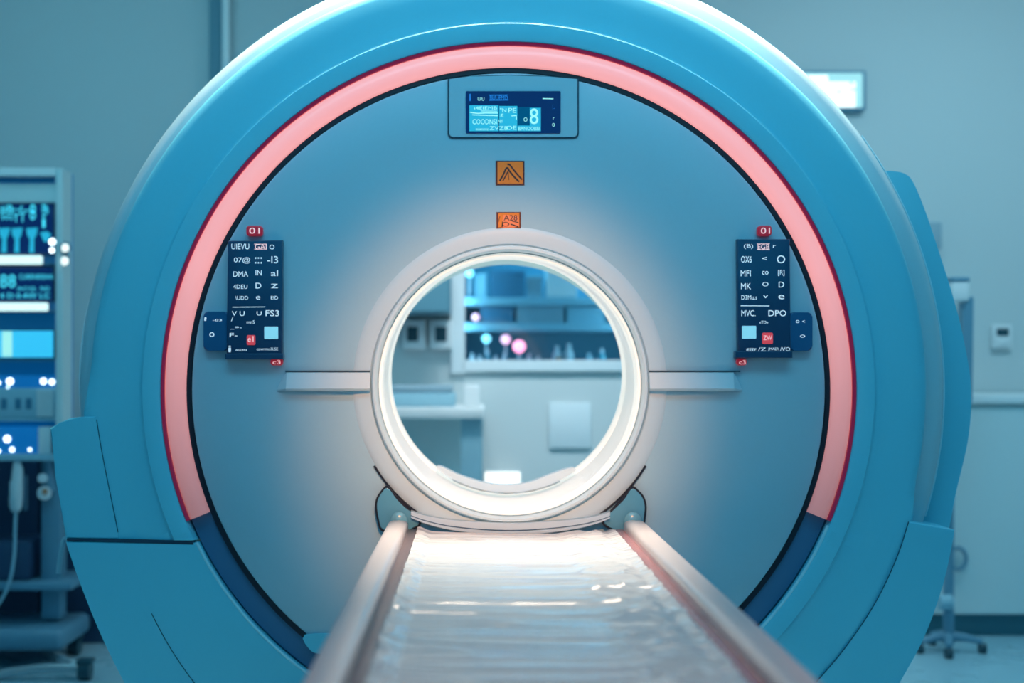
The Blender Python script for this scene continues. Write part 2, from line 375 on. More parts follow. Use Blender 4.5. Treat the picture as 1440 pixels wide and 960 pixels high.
# bore: lip, light ring, liner, rear ring
dz = .0185; dxx = .004
bm = lathe([(R(195), .01), (R(194.5), -.010), (R(192), -.017), (R(189), -.017), (R(186.5), -.010), (R(186), .012)], bcx, bcz); obj('bore_lip', bm, 'lip', g, True)
bm = lathe([(R(186.4), .004), (R(185), .004), (R(184.6), .02)], bcx, bcz); obj('bore_groove', bm, 'greybox', g, True)
bm = lathe([(R(185), .012), (R(184), .004), (R(181), .004), (R(179.5), .018), (.2995, .05), (.2995, .08, 0, .001)], bcx, bcz); obj('bore_light', bm, 'glow', g, True)
bm = lathe([(.3015, .075, 0, .001), (.3045, .078, 0, .001), (.3045, .084, 0, .001)], bcx, bcz); obj('bore_seam', bm, 'greybox', g, True)
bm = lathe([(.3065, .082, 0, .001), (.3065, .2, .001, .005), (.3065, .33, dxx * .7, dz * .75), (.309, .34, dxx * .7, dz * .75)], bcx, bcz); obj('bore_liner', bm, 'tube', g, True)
bm = lathe([(.312, .335, dxx, dz), (.3075, .338, dxx, dz), (.3065, .36, dxx, dz), (.3065, .43, dxx, dz), (.312, .445, dxx, dz), (.36, .60, dxx, dz), (.37, .605, dxx, dz)], bcx, bcz); obj('rear_ring', bm, 'glow', g, True)
# docking sill below the collar
top = smooth_poly([(578, 719), (600, 725), (640, 731), (717, 734.5), (795, 731), (835, 726), (858, 720)], 6)
def band(d0, d1, Y, dep, m, name, bev=.0004):
    w = lambda x: max(0., 1 - ((x - 717) / 142.) ** 2)
    up = [(x, y + d0[0] + (d0[1] - d0[0]) * w(x)) for x, y in top]; dn = [(x, y + d1[0] + (d1[1] - d1[0]) * w(x)) for x, y in top]
    return obj(name, pprism(up + dn[::-1], Y, dep, bev), m, g, True)
band((-1.5, 0), (1, 1.5), -.018, .02, 'greybox', 'sill_gasket', 0)
band((.5, 1), (5, 10.5), -.024, .026, 'cream', 'sill')
band((5, 10.5), (6.5, 12.5), -.020, .02, 'channel', 'sill_gasket', 0)
band((6.5, 12.5), (8.5, 17.5), -.027, .029, 'cream', 'sill')
# sockets the rails run into
SL = [(545, 686), (536, 694), (531, 704), (530.5, 716), (533, 730), (538, 744), (562, 748), (588, 738), (584, 724), (570, 714), (557, 701)]
SR = [(889, 687), (898, 693), (904, 701), (906.5, 712), (905.5, 724), (901, 744), (880, 748), (852, 738), (852, 727), (864, 716), (878, 702)]
for pts in (SL, SR):
    s = smooth_poly(pts, 4, True); mx = sum(p[0] for p in pts) / len(pts); my = sum(p[1] for p in pts) / len(pts)
    grow = []
    for x, y in s:
        L = math.hypot(x - mx, y - my); k = (L + 3.0) / L; grow.append((mx + (x - mx) * k, my + (y - my) * k))
    sk = obj('rail_socket', pprism(s, -.0185, .018, .002), 'socket', g, True)
    obj('rubber_seal', pprism(grow, -.0165, .016), 'black', sk)
# grip ledges left and right of the bore
for sx in (-1, 1):
    e0, e1 = (521, 404) if sx < 0 else (912, 1030)
    tip = (390 if sx < 0 else 1043)
    a = P(e0, 521); b = P(e1, 521); z0 = P(0, 549.5).z; z1 = P(0, 522.5).z; zt = P(0, 535).z; xt = P(tip, 0).x
    bm = B()
    sec = lambda x: [bm.verts.new((x, -.002, z1)), bm.verts.new((x, -.012, z1 - .002)), bm.verts.new((x, -.021, z0 + .006)), bm.verts.new((x, -.018, z0 + .001)), bm.verts.new((x, -.002, z0))]
    s0 = sec(a.x); s1 = sec(b.x)
    s2 = [bm.verts.new((xt + (b.x - xt) * k, y, z)) for k, y, z in ((.55, -.002, z1 - .010), (.55, -.003, z1 - .012), (0., -.0045, z0 + .004), (0, -.004, z0 + .001), (0, -.002, z0))]
    for p, q in ((s0, s1), (s1, s2)):
        for k in range(5): bm.faces.new((p[k], p[(k + 1) % 5], q[(k + 1) % 5], q[k]))
    bm.faces.new(s0[::-1]); bm.faces.new(s2)
    lg = obj('grip_ledge', bm, 'collar', g, False)
    bm = B(); x0, x1 = sorted((a.x, P(tip + (12 if sx < 0 else -3), 0).x)); add_box(bm, x0, x1, -.010, -.001, z1 - .0005, z1 + .0028); obj('groove', bm, 'groove', lg)
# display panel at the top of the face
def rrect(x0, x1, y0, y1, r, n=5):
    pts = []
    for cx_, cy_, a in ((x1 - r, y0 + r, -90), (x1 - r, y1 - r, 0), (x0 + r, y1 - r, 90), (x0 + r, y0 + r, 180)):
        for k in range(n + 1):
            t = math.radians(a + 90 * k / n); pts.append((cx_ + r * math.cos(t), cy_ + r * math.sin(t)))
    return pts
dp = obj('display_panel', pprism([(631.5, 111), (660, 107.5), (715, 106), (770, 107.5), (812, 111)] + [p for p in rrect(631.5, 812, 120, 192.5, 6) if p[1] > 150], -.0065, .008, .0012), 'face', g, True)
obj('panel_gap', pprism([(629.5, 110.5), (660, 106.5), (715, 105), (770, 106.5), (814, 110.5)] + [p for p in rrect(629.5, 814, 120, 194.8, 7) if p[1] > 150], -.0048, .004), 'groove', dp)
DY = -.009
sc = obj('display_screen', pprism(rrect(655, 788.5, 128, 187.5, 2.0, 3), DY, .004, .0006), 'screen', g)
bm = B(); flat(bm, 660, 701, 148, 184.5, DY); flat(bm, 702, 727.5, 149, 184.5, DY)
obj('window_print', bm, 'scr_cyan', sc)
bm = B(); flat(bm, 745, 760.5, 151.5, 184.5, DY, .0003); flat(bm, 728, 760.5, 176.5, 184.5, DY, .0004)
obj('window_print', bm, 'scr_cyan', sc)
bm = B(); flat(bm, 728.5, 745, 150.5, 176.5, DY, .0003); obj('window_print', bm, 'scr_dark', sc)
bm = B(); add_text(bm, 'BUUEMD', 689, 134.5, 6, DY, 25); stroke(bm, [(661, 132), (661, 142)], 1.5, DY); add_text(bm, '( ...', 777, 147, 8, DY, 3)
stroke(bm, [(687.5, 140.8), (715, 140.5)], 1.2, DY); stroke(bm, [(687.5, 133.8), (714, 133.6)], 1.0, DY)
obj('blue_lettering', bm, 'scr_blue', sc)
bm = B()
add_text(bm, 'UIU', 672, 137, 4.6, DY, 9, .0008); stroke(bm, [(763, 138.6), (778, 139)], 1.2, DY, .0008)
add_text(bm, 'i4EIEMB', 667, 149.6, 4.5, DY, 32, .0008); stroke(bm, [(661, 158), (672, 159.5), (683, 158.8), (700, 159)], 1.4, DY, .0008); stroke(bm, [(664, 161.5), (700, 162.8)], 1.2, DY, .0008)
stroke(bm, [(676, 156), (699, 156.3)], .9, DY, .0008)
add_text(bm, 'COODNSI.', 664.5, 167.5, 7.2, DY, 36, .0008); add_text(bm, 'NY', 700.5, 168, 4.6, DY, 7, .0008); add_text(bm, 'ooannee', 669, 180.5, 2.8, DY, 18, .0008)
add_text(bm, 'ZVZB', 688.5, 177.5, 5.3, DY, 26, .0008); add_text(bm, 'PE', 715, 152, 6.5, DY, 11, .0008); add_text(bm, '"N', 703, 152, 6, DY, 9, .0008)
add_text(bm, ':E', 703, 160, 4, DY, 5, .0008); add_text(bm, 'OE', 712, 177, 5.5, DY, 14, .0008); stroke(bm, [(719, 163), (726, 162.5), (726, 168)], 1.3, DY, .0008)
add_text(bm, 'BANOOBBI', 729, 178.2, 5.2, DY, 30, .0008); add_text(bm, '8', 745, 152.5, 22, DY, 12, .0008); add_text(bm, 'O', 736.5, 165, 6, DY, 5, .0008)
add_text(bm, '0', 776.5, 173, 5, DY, 3.6, .0008); add_text(bm, 'r', 777.5, 165, 3, DY, 2, .0008)
obj('lettering', bm, 'scr_lite', sc)
# warning stickers
def sticker(x0, x1, y0, y1):
    s = obj('warning_sticker', pprism([(x0, y0), (x1, y0), (x1, y1), (x0, y1)], -.0045, .003), 'ored', g)
    bm = B(); flat(bm, x0 + 2.6, x1 - 2.2, y0 + 1.4, y1 - 2.0, -.0045, .0003); obj('orange_field', bm, 'orange', s); return s
s = sticker(697, 737.5, 226, 260.3)
bm = B(); stroke(bm, smooth_poly([(702.5, 254.5), (707, 247), (712.6, 236), (716, 240), (722, 247.5), (730, 255.5)], 4), 2.3, -.0045)
stroke(bm, smooth_poly([(713.5, 231.5), (717, 232), (724, 241), (734, 252.5)], 4), 2.1, -.0045); stroke(bm, [(714.3, 241), (711, 247.5), (707, 254.5)], 1.6, -.0045); stroke(bm, [(714.5, 242.5), (715.5, 253)], 1.0, -.0045)
obj('chevron_print', bm, 'ink', s)
s = sticker(698, 732.5, 298, 321.5)
bm = B(); bm.faces.new([bm.verts.new(P(x, y, -.0052)) for x, y in ((708, 302), (729, 303), (730, 318), (722, 320), (705, 320))]); obj('print_patch', bm, 'orange_lite', s)
bm = B(); add_text(bm, 'A28', 708.5, 302.5, 7.5, -.0045, 19, .0011); add_text(bm, 'O', 706, 312, 6.5, -.0045, 10, .0011); stroke(bm, [(718, 315), (729, 319)], 1.6, -.0045, .0011); stroke(bm, [(703, 304), (701, 312)], .8, -.0045, .0011)
stroke(bm, [(707, 311.5), (706, 319.5)], 1.6, -.0045, .0011); stroke(bm, [(720, 310.5), (729, 313)], 1.3, -.0045, .0011)
obj('black_print', bm, 'ink', s)
# small tab where the face meets the channel at the lower left
obj('cover_tab', pprism(smooth_poly([(428, 893), (475, 893), (475, 917), (446, 919), (433, 910)], 3, True), -.006, .012, .001), 'shell', g, True)
# the two keypads
KY = -.022
def keypad(left):
    if left: body = [(320, 338.5), (397, 337.5), (397, 503), (318.5, 503)]
    else: body = [(1037, 336), (1111, 336), (1112, 500), (1038, 500)]
    k = obj('control_panel', pprism(body, KY, .021, .003, 3), 'navy', g, True)
    W, K = B(), B()
    if left:
        rows = [('07@', 329, 361.5, 9, 23), (':::', 358.5, 361.5, 9, 10), ('-I3', 376, 360, 10, 15), ('DMA', 328, 381.5, 7.5, 21), ('IN', 359.5, 380, 7, 8.5), ('al', 381, 380, 8, 10),
                ('4DEU', 328, 400, 6, 20), ('D', 359.5, 397.5, 8, 8), ('Z', 381, 399, 6, 10), ('\\UDD', 331, 416, 5.5, 18), ('e', 360, 416, 5, 6), ('EID', 381, 416, 5, 10),
                ('V U', 326, 437.5, 6.5, 18), ('U', 361, 437.5, 6, 7), ('FS3', 373.5, 436, 8.5, 19), ('/', 325, 445.5, 6, 3), ('mn5', 347, 450.5, 4.5, 11), ('_=-', 324, 459, 4, 16), ('F-', 323, 468, 6, 11),
                ('i', 321, 486, 9, 4), ('ASERN', 331, 490.5, 3, 16), ('cowrmo3LSE', 361, 488.5, 4, 30)]
        pk = [('UIEVU', 325.5, 342.5, 8, 25, 'W'), ('GAI', 358.5, 343, 7.5, 16.5, 'P'), ('O', 379, 344, 6.5, 7, 'W')]
        flat(K, 357.5, 375.5, 342.8, 343.6, KY); flat(K, 357.5, 375.5, 349.8, 350.6, KY)
        stroke(W, [(327, 431.8), (373, 431.4)], 1, KY); cyan = (371.5, 391, 459, 476.5); redk = (347, 359, 471, 485); rt = ('e1', 348.5, 472.5, 8, 8)
        rtop = (346, 368.5, 317, 331); rbot = (380, 397, 504, 513.5); bx = (286, 321, 438, 493)
    else:
        rows = [('OX6', 1042, 360, 9, 15), ('<', 1071.5, 361, 4.5, 7), ('O', 1092.5, 359, 11, 11.5), ('MFI', 1041.5, 380, 8.5, 14), ('co', 1071.5, 381, 5, 9), ('[R]', 1094, 379.5, 8.5, 9),
                ('MK', 1042, 398, 8.5, 14), ('O', 1072, 396.5, 6, 8.5), ('D', 1095, 396, 8, 7.5), ('D3Mu.s', 1042.5, 415, 6, 22), ('v', 1073, 415, 4, 7), ('e', 1094.5, 414.5, 6, 8.5),
                ('MVC.', 1042.5, 436, 8.5, 20), ('DPO', 1080.5, 436, 8.5, 25), ('eTOe', 1068, 451, 4, 12), ('iEEEF', 1049.5, 489.5, 4, 14), ('/Z', 1066, 488.5, 5, 11), ('JMAER', 1080, 488.5, 5, 15), ('/VQ', 1097, 488, 6.5, 14)]
        pk = [('(B)', 1046, 343, 7, 13, 'W'), ('EGB', 1065.5, 343.5, 7, 16.5, 'P'), ('r', 1087, 344.5, 4, 4, 'W')]
        flat(K, 1064.5, 1082.5, 342.4, 343.2, KY); flat(K, 1064.5, 1082.5, 350.5, 351.3, KY)
        stroke(W, [(1041.5, 429.8), (1082, 430)], 1, KY); cyan = (1043.5, 1063.5, 458, 476); redk = (1072, 1087, 467.5, 483.5); rt = ('ZW', 1073.5, 471.5, 6.5, 12)
        rtop = (1066, 1085.5, 317, 331); rbot = (1036.5, 1050.5, 504, 513.5); bx = (1110, 1142.5, 439, 493)
    for t, x, y, h, w in rows: add_text(W, t, x, y, h, KY, w)
    for t, x, y, h, w, wh in pk: add_text(W if wh == 'W' else K, t, x, y, h, KY, w)
    rk = obj('red_key', pprism(rrect(*redk, 2, 3), KY - .002, .003, .0006), 'red_glow', k)
    add_text(K, rt[0], rt[1], rt[2], rt[3], KY - .002, rt[4])
    obj('cyan_key', pprism(rrect(*cyan, 1, 2), KY - .002, .003, .0006), 'cyan_key', k)
    obj('white_lettering', W, 'white_mark', k); obj('pink_lettering', K, 'pink_mark', k)
    # sill lip below the board
    x0, x1 = (316.5, 398) if left else (1034.5, 1114.5)
    obj('lower_edge', pprism([(x0, 497 if left else 493.5), (x1, 497 if left else 493.5), (x1, 505 if left else 503), (x0, 505 if left else 503)], KY - .006, .025, .0015), 'navy', k)
    for r, t in ((rtop, '01'), (rbot, 'c3')):
        b = obj('red_button', pprism(rrect(*r, 4, 4), -.018, .017, .003, 3), 'redbtn', g, True)
        bm = B(); add_text(bm, t, r[0] + (r[1] - r[0]) * .2, r[2] + (r[3] - r[2]) * .22, (r[3] - r[2]) * .6, -.018, (r[1] - r[0]) * .66); obj('lettering', bm, 'pink_mark', b)
    bb = obj('button_box', pprism(rrect(*bx, 6, 5), -.017, .016, .004, 3), 'navybox', g, True)
    bm = B()
    if left: add_text(bm, '-03', 299, 448.5, 3, -.017, 13); add_text(bm, 'o', 294.5, 467, 6.5, -.017, 7); stroke(bm, [(289, 446), (288.6, 451)], 2.6, -.017)
    else: add_text(bm, 'o', 1119, 450, 4, -.017, 5); add_text(bm, '<', 1128, 450, 3.5, -.017, 4); add_text(bm, 'o', 1125, 470.5, 4, -.017, 7)
    obj('lettering', bm, 'white_mark', bb)
keypad(True); keypad(False)
# pale hose end hooked on the left pod
hose = tube([P(x, y, .30) for x, y in smooth_poly([(99, 764), (92, 757), (88, 765), (85, 782), (82.5, 806)], 5)], S(3.6, .3), 10)
obj('drain_hose', hose, 'palebox', g, True)

# ------------------------------------------------------------------ patient table
TX0, TX1 = -.195, .3955; TZ = .7385; RZ = .768; TY0, TY1 = -2.35, -.034
t = thing('patient_table', 'long white scanner table under clear plastic sheet, with pinkish metal side rails', 'table', (.1, -1.2, 0))
def rail(x0, x1, name):
    bm = B(); w = x1 - x0; h = .046; n = 10
    sec = []
    for k in range(n + 1):
        a = PI - PI * k / n; sec.append((x0 + w / 2 + w / 2 * math.copysign(abs(math.cos(a)) ** .6, math.cos(a)), RZ - .016 + .016 * abs(math.sin(a)) ** .7))
    sec += [(x1, RZ - h), (x0, RZ - h)]
    ys = [TY0, TY0 + .01, -1, -.5, TY1 - .012, TY1]
    rings = [[bm.verts.new((x0 + w / 2 + (x - x0 - w / 2) * (.9 if i in (0, 5) else 1), y, RZ - h / 2 + (z - RZ + h / 2) * (.94 if i in (0, 5) else 1))) for x, z in sec] for i, y in enumerate(ys)]
    m = len(sec)
    for a, b in zip(rings, rings[1:]):
        for k in range(m): bm.faces.new((a[k], a[(k + 1) % m], b[(k + 1) % m], b[k]))
    bm.faces.new(rings[0]); bm.faces.new(rings[-1][::-1])
    return obj(name, bm, 'rail', t, True)
rail(TX0, -.148, 'side_rail'); rail(.345, TX1, 'side_rail')
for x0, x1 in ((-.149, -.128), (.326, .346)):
    obj('rail_channel', box(x0, x1, TY0, TY1, TZ - .03, RZ - .022, .002), 'railgroove' if x0 < 0 else 'railreflect', t, True)
# end caps where the rails reach the gantry
for x0, x1 in ((TX0 + .004, -.150), (.347, TX1 - .006)):
    bm = B(); add_ball(bm, ((x0 + x1) / 2, TY1 + .002, RZ - .008), 1, ((x1 - x0) * .52, .012, .026), 20); obj('rail_cap', bm, 'cap', t, True, auto=180)
# mattress board under the sheet, then the wrinkled clear sheet itself
bm = B(); add_box(bm, -.128, .326, TY0, TY1, TZ - .06, TZ - .007, .004); obj('table_board', bm, 'cream', t)
def sheet():
    bm = B(); x0, x1 = -.127, .325; nx, ny = 120, 900; V = []
    for j in range(ny + 1):
        y = TY0 + .004 + (TY1 - TY0 - .008) * j / ny; row = []
        for i in range(nx + 1):
            x = x0 + (x1 - x0) * i / nx
            u = (x - .1) / .226
            # fine cross ripples
            z = .0010 * noise.noise((x * 1.6, y * 26, 1.)) + .0005 * noise.noise((x * 2.5, y * 55, 5.)) + .0010 * noise.noise((x * 1.2, y * 9, 9.))
            z += .0010 * max(0, noise.noise((x * 2., y * 17 + x * 2, 3.)))
            z += .0030 * (1 - abs(noise.noise((x * .9, y * 11, 21.)))) ** 12 + .0026 * (1 - abs(noise.noise((x * 1.4, y * 23, 31.)))) ** 10
            # lumpy creases along the right edge
            wr = max(0., min(1., (u - .38) / .2)) * max(0., min(1., (1.02 - u) / .2))
            q = noise.noise((x * 14, y * 15 + x * 8, 12.)); z += wr * (.0085 * (1 - abs(q)) ** 3 + .0012 * noise.noise((x * 20, y * 26, 2.)))
            # crinkled turned-up border on the left
            wl = max(0., min(1., (-u - .86) / .08)); z += wl * (.006 + .0055 * noise.noise((x * 45, y * 24, 4.)))
            w2 = max(0., min(1., (u - .90) / .08)); z += w2 * (.006 + .0015 * noise.noise((x * 40, y * 10, 8.)))
            z += .004 * u * u
            row.append(bm.verts.new((x, y, TZ - .003 + z)))
        V.append(row)
    for j in range(ny):
        for i in range(nx): bm.faces.new((V[j][i], V[j][i + 1], V[j + 1][i + 1], V[j + 1][i]))
    return bm
obj('plastic_sheet', sheet(), 'tableplastic', t, True, auto=180)
bm = B(); add_box(bm, -.12, .32, -2.1, -.5, .05, TZ - .06, .02); obj('pedestal', bm, 'shell', t, True)
bm = B(); add_box(bm, -.2, .4, -2.2, -.35, .0005, .05, .01); obj('foot_plate', bm, 'channel', t, True)

# ------------------------------------------------------------------ head holder in the bore
HY = .30
hh = thing('head_holder', 'curved white cradle lying across the bottom of the glowing bore', 'cradle', P(711, 700, HY + .05))
def inside(pts, r=.299):
    out = []
    for x, z in pts:
        v = Vector((x - bcx - .003, z - bcz - .0138)); L = v.length
        if L > r: v *= r / L
        out.append((bcx + .003 + v.x, bcz + .0138 + v.y))
    return out
def tray(dy, th, Y0, Y1, ext=0):
    tp = smooth_poly([(611 - ext, 664), (614 - ext, 656), (622, 656), (645, 667), (680, 678), (711, 681.5), (742, 678.5), (776, 666), (800, 658), (809 + ext, 658), (812 + ext, 664)], 6)
    lo = smooth_poly([(808, 671), (780, 684), (745, 694), (711, 697), (676, 694), (640, 683), (616, 672)], 6)
    pts = [(P(x, y + dy, HY).x, P(x, y + dy, HY).z) for x, y in tp + [(x, y + th) for x, y in lo]]
    return add_prism(B(), inside(pts, .296), Y0, Y1, .002)
obj('tray', tray(0, 0, HY, HY + .032), 'cream', hh, True)
pts = smooth_poly([(632, 681), (660, 690), (711, 697), (760, 690), (790, 680)], 6) ; lo = [(782, 690), (750, 703), (711, 707), (672, 703), (640, 690)]
obj('support_block', add_prism(B(), inside([(P(x, y, HY).x, P(x, y, HY).z) for x, y in pts + lo]), HY - .012, HY + .03, .001), 'lip', hh, True)

# ------------------------------------------------------------------ seen through the bore: window shelves
SY0, SY1 = YB + .20, YB + .60
us = thing('display_shelf', 'pale two-board shelf behind the window seen through the bore', 'shelf', (P(790, 500, SY0).x, SY0 + .2, az0))
for y0, y1 in ((418, 429), (454, 465)):
    a = P(663, y0, SY0); b = P(918, y1, SY0)
    obj('shelf_board', box(ax0 + .012, ax1 - .012, SY0, SY1 - .005, b.z, a.z, .003), 'palebox', us)
obj('post', box(ax0 + .002, ax0 + .012, SY0 + .05, SY0 + .09, az0 + .001, az1 - .01), 'steel', us); obj('post', box(ax1 - .012, ax1 - .002, SY0 + .05, SY0 + .09, az0 + .001, az1 - .01), 'steel', us)
z1s = P(0, 418, SY0).z; z2s = P(0, 454, SY0).z; z0s = az0
def carton(px0, px1, h, zb, m, label, yo=.03, dep=.16, lid=True):
    Y = SY0 + yo; x0, x1 = P(px0, 0, Y).x, P(px1, 0, Y).x
    r = thing('carton', label, 'box', ((x0 + x1) / 2, Y + dep / 2, zb + .001), 'cartons on the window shelves')
    obj('carton_body', box(x0, x1, Y, Y + dep, zb + .001, zb + h * .8, .003), m, r)
    obj('carton_lid', box(x0 - .002, x1 + .002, Y - .002, Y + dep + .002, zb + h * .8, zb + h, .003), m, r)
carton(667, 684, .11, z1s, 'palebox', 'pale blue carton at the left end of the window\'s upper shelf')
carton(690, 738, .125, z1s, 'bluebox', 'dark blue carton in the middle of the window\'s upper shelf')
carton(742, 763, .10, z1s, 'greybox', 'narrow grey carton on the window\'s upper shelf between dark and white boxes')
carton(769, 811, .135, z1s, 'white', 'white carton standing on the window\'s upper shelf', .01)
carton(676, 722, .075, z2s, 'bluebox', 'low dark blue carton on the window\'s lower shelf')
carton(727, 792, .078, z2s, 'greybox', 'wide grey carton on the window\'s lower shelf')
carton(797, 850, .072, z2s, 'palebox', 'low pale blue carton on the window\'s lower shelf')
def bottle(px, zb, h, r, m, label, yo=.06):
    Y = SY0 + yo; x = P(px, 0, Y).x; zb += .001
    o = thing('bottle', label, 'bottle', (x, Y, zb), 'bottles on the window ledge')
    obj('bottle_body', add_vlathe(B(), [(r * .9, zb), (r, zb + .006), (r, zb + h * .62), (r * .45, zb + h * .78), (r * .42, zb + h * .82)], x, Y), m, o, True)
    obj('bottle_cap', add_vlathe(B(), [(r * .5, zb + h * .82), (r * .5, zb + h)], x, Y), 'white', o, True)
bl = [(664, .07, .014, 'white', 'white bottle at the left end of the row on the window ledge'), (675, .062, .013, 'white', 'squat white bottle beside the leftmost bottle on the window ledge'),
      (686, .085, .012, 'teal_bottle', 'slim teal bottle below the pale blue light behind the window'), (697, .06, .014, 'white', 'white bottle left of the pink lamps behind the window'),
      (709, .07, .013, 'bottle', 'pale bottle under the dim pink lamp behind the window'), (744, .068, .013, 'bottle', 'pale bottle just right of the bright pink lamp behind the window'),
      (757, .055, .014, 'bottle', 'short pale bottle between the pink lamp and the pale jars'), (783, .105, .020, 'white', 'large white bottle right of the window ledge\'s middle'),
      (800, .115, .021, 'white', 'largest white bottle on the right part of the window ledge'), (828, .07, .016, 'bottle', 'pale bottle right of the large white bottles'), (846, .09, .017, 'teal_bottle', 'stout teal bottle at the right end of the window ledge')]
for px, h, r, m, lab in bl: bottle(px, z0s, h, r, m, lab)
bottle(786, z0s, .07, .012, 'amber', 'reddish brown bottle in front of the large white bottles', .02)
def lamp(px, py, r, m, label, base, Y=SY0 + .025):
    p = P(px, py, Y); o = thing('indicator_lamp', label, 'lamp', (p.x, Y, base + .001), 'indicator lamps behind the window')
    obj('lamp_bulb', add_ball(B(), p, r), m, o, True)
    if p.z - r > base + .006: obj('lamp_stem', tube([(p.x, Y, base + .001), (p.x, Y, p.z - r * .9)], .004, 8), 'steel', o, True)
lamp(684, 476, .020, 'cyanbulb', 'pale blue lit lamp on the window ledge', z0s)
lamp(711, 477, .022, 'palepink', 'dim pink lit lamp on the window ledge', z0s)
lamp(730, 487, .028, 'pinkbulb', 'bright pink lit lamp on the window ledge', z0s, SY0)
lamp(669, 446, .017, 'palepink', 'small pink lit lamp on the left end of the lower window shelf', z2s)
lamp(660.5, 384, .018, 'cyanbulb', 'small cyan lit lamp at the upper left inside the window', z1s, SY0 + .01)

# ------------------------------------------------------------------ on the back wall
def wallbox(name, part, label, cat, rect, dep, m, inner=None, im='darkbox', ipart='insert', group=None, bev=.006):
    Y = YB - .0008 - dep; px0, px1, py0, py1 = rect
    p = P((px0 + px1) / 2, py1, Y); o = thing(name, label, cat, (p.x, YB - .001, p.z), group)
    obj(part, pbox(*rect, Y, dep, bev), m, o, True)
    if inner: obj(ipart, pbox(*inner, Y - .004, .008, .002), im, o)
    return o
wallbox('wall_dispenser', 'casing', 'white wall box with a dark window, left one of the pair seen through the bore', 'dispenser', (566, 598, 450, 491), .05, 'white', (572.5, 588, 459, 480), group='white wall boxes seen through the bore')
wallbox('wall_dispenser', 'casing', 'white wall box with a dark window, the one nearer the window frame', 'dispenser', (604, 636, 450, 491), .05, 'white', (612, 628, 459, 480), group='white wall boxes seen through the bore')
o = wallbox('wall_cabinet', 'carcass', 'dark teal wall cabinet left of the window, seen through the bore', 'cabinet', (530, 633, 350, 440), .28, 'darkteal')
obj('cabinet_door', pbox(532, 631, 352, 438, YB - .30, .018, .003), 'darkteal', o)
wallbox('wall_access_panel', 'plate', 'faint square pale panel on the wall right of the counter', 'panel', (772, 831, 566, 630), .015, 'wframe', bev=.003)
o = wallbox('glowing_box', 'housing', 'small glowing white box low on the wall above the cradle', 'lamp', (680, 733, 663, 694), .04, 'white', (682, 731, 664, 692), 'glowingbox', 'diffuser')  # white box with a glowing front plate
o = wallbox('wall_thermostat', 'casing', 'small white wall thermostat with a dark display', 'thermostat', (1396, 1424, 456, 490), .03, 'white', (1402, 1419, 461.5, 472), 'darkbox', 'display')
obj('cover_flap', pbox(1401, 1420, 474, 485, YB - .038, .01, .004), 'white', o, True)
o = wallbox('lightbox', 'frame', 'glowing cream lightbox on the wall at the upper right', 'lightbox', (1100, 1218, 99, 155), .05, 'bluegrey', (1103, 1213, 103, 150.5), 'lightbox', 'diffuser')
bm = B(); YL = YB - .0555; flat(bm, 1103, 1165, 103, 106, YL); flat(bm, 1164, 1213, 103, 115, YL); flat(bm, 1203, 1213, 115, 150.5, YL); flat(bm, 1177, 1182, 126, 132, YL); flat(bm, 1194, 1203, 124.5, 128, YL); flat(bm, 1195, 1199, 115, 121, YL)
obj('shape_print', bm, 'lightbox_teal', o)
wallbox('wall_junction_box', 'casing', 'small blue-grey box on the wall just beside the scanner\'s right flank', 'box', (1300, 1325, 312, 350), .08, 'greybox')
o = thing('wall_conduit', 'tall pale pipe beside a dark shadow strip on the wall at upper left', 'pipe', (P(308, 0, YB).x, YB - .001, .095))
a, b, c2, d2 = [P(x, 0, YB - .05).x for x in (293.5, 311, 312.5, 322)]
zt, zb = ZC - .002, .095
obj('shadow_strip', box(a, b, YB - .04, YB - .001, zb, zt, .004), 'darkteal', o)  # dark strip stands in for the shaded recess beside the pipe
obj('pipe', tube([((c2 + d2) / 2, YB - .045, zb), ((c2 + d2) / 2, YB - .045, zt)], (d2 - c2) / 2 + .003, 14), 'paper', o, True)
# counter on the left, seen through the bore
CYF = YB - .55
o = thing('counter', 'white side counter against the wall, seen through the left of the bore', 'counter', (P(600, 0, CYF).x, CYF + .27, 0))
x0, x1 = P(470, 0, CYF).x, P(682, 0, CYF).x; zt = P(0, 573, CYF).z; zl = P(0, 589, CYF).z
obj('countertop', box(x0, x1, CYF, YB - .03, zl, zt, .006), 'worktop', o, True)
for xx in (x0 + .02, x1 - .095): obj('leg', box(xx, xx + .085, CYF + .03, CYF + .11, .0005, zl, .004), 'palebox', o)
obj('back_panel', box(x0 + .1, x1 - .1, YB - .08, YB - .06, .0005, zl, .003), 'cab', o)
a = P(652, 549, CYF + .12)
tag(obj('paper_box', box(a.x, a.x + .065, CYF + .12, CYF + .26, zt + .0005, zt + .085, .006), 'white', None, True, (a.x + .03, CYF + .2, zt + .0005)), 'small white box at the right end of the counter', 'box')
o = thing('flat_printer', 'low blue-grey machine lying on the counter left of the white box', 'printer', (P(590, 0, CYF + .1).x, CYF + .2, zt))
obj('printer_body', box(P(520, 0, CYF + .1).x, P(640, 0, CYF + .1).x, CYF + .08, CYF + .4, zt + .0005, zt + .055, .008), 'palebox', o, True)
obj('printer_lid', box(P(524, 0, CYF + .1).x, P(636, 0, CYF + .1).x, CYF + .1, CYF + .39, zt + .055, zt + .085, .008), 'greybox', o, True)
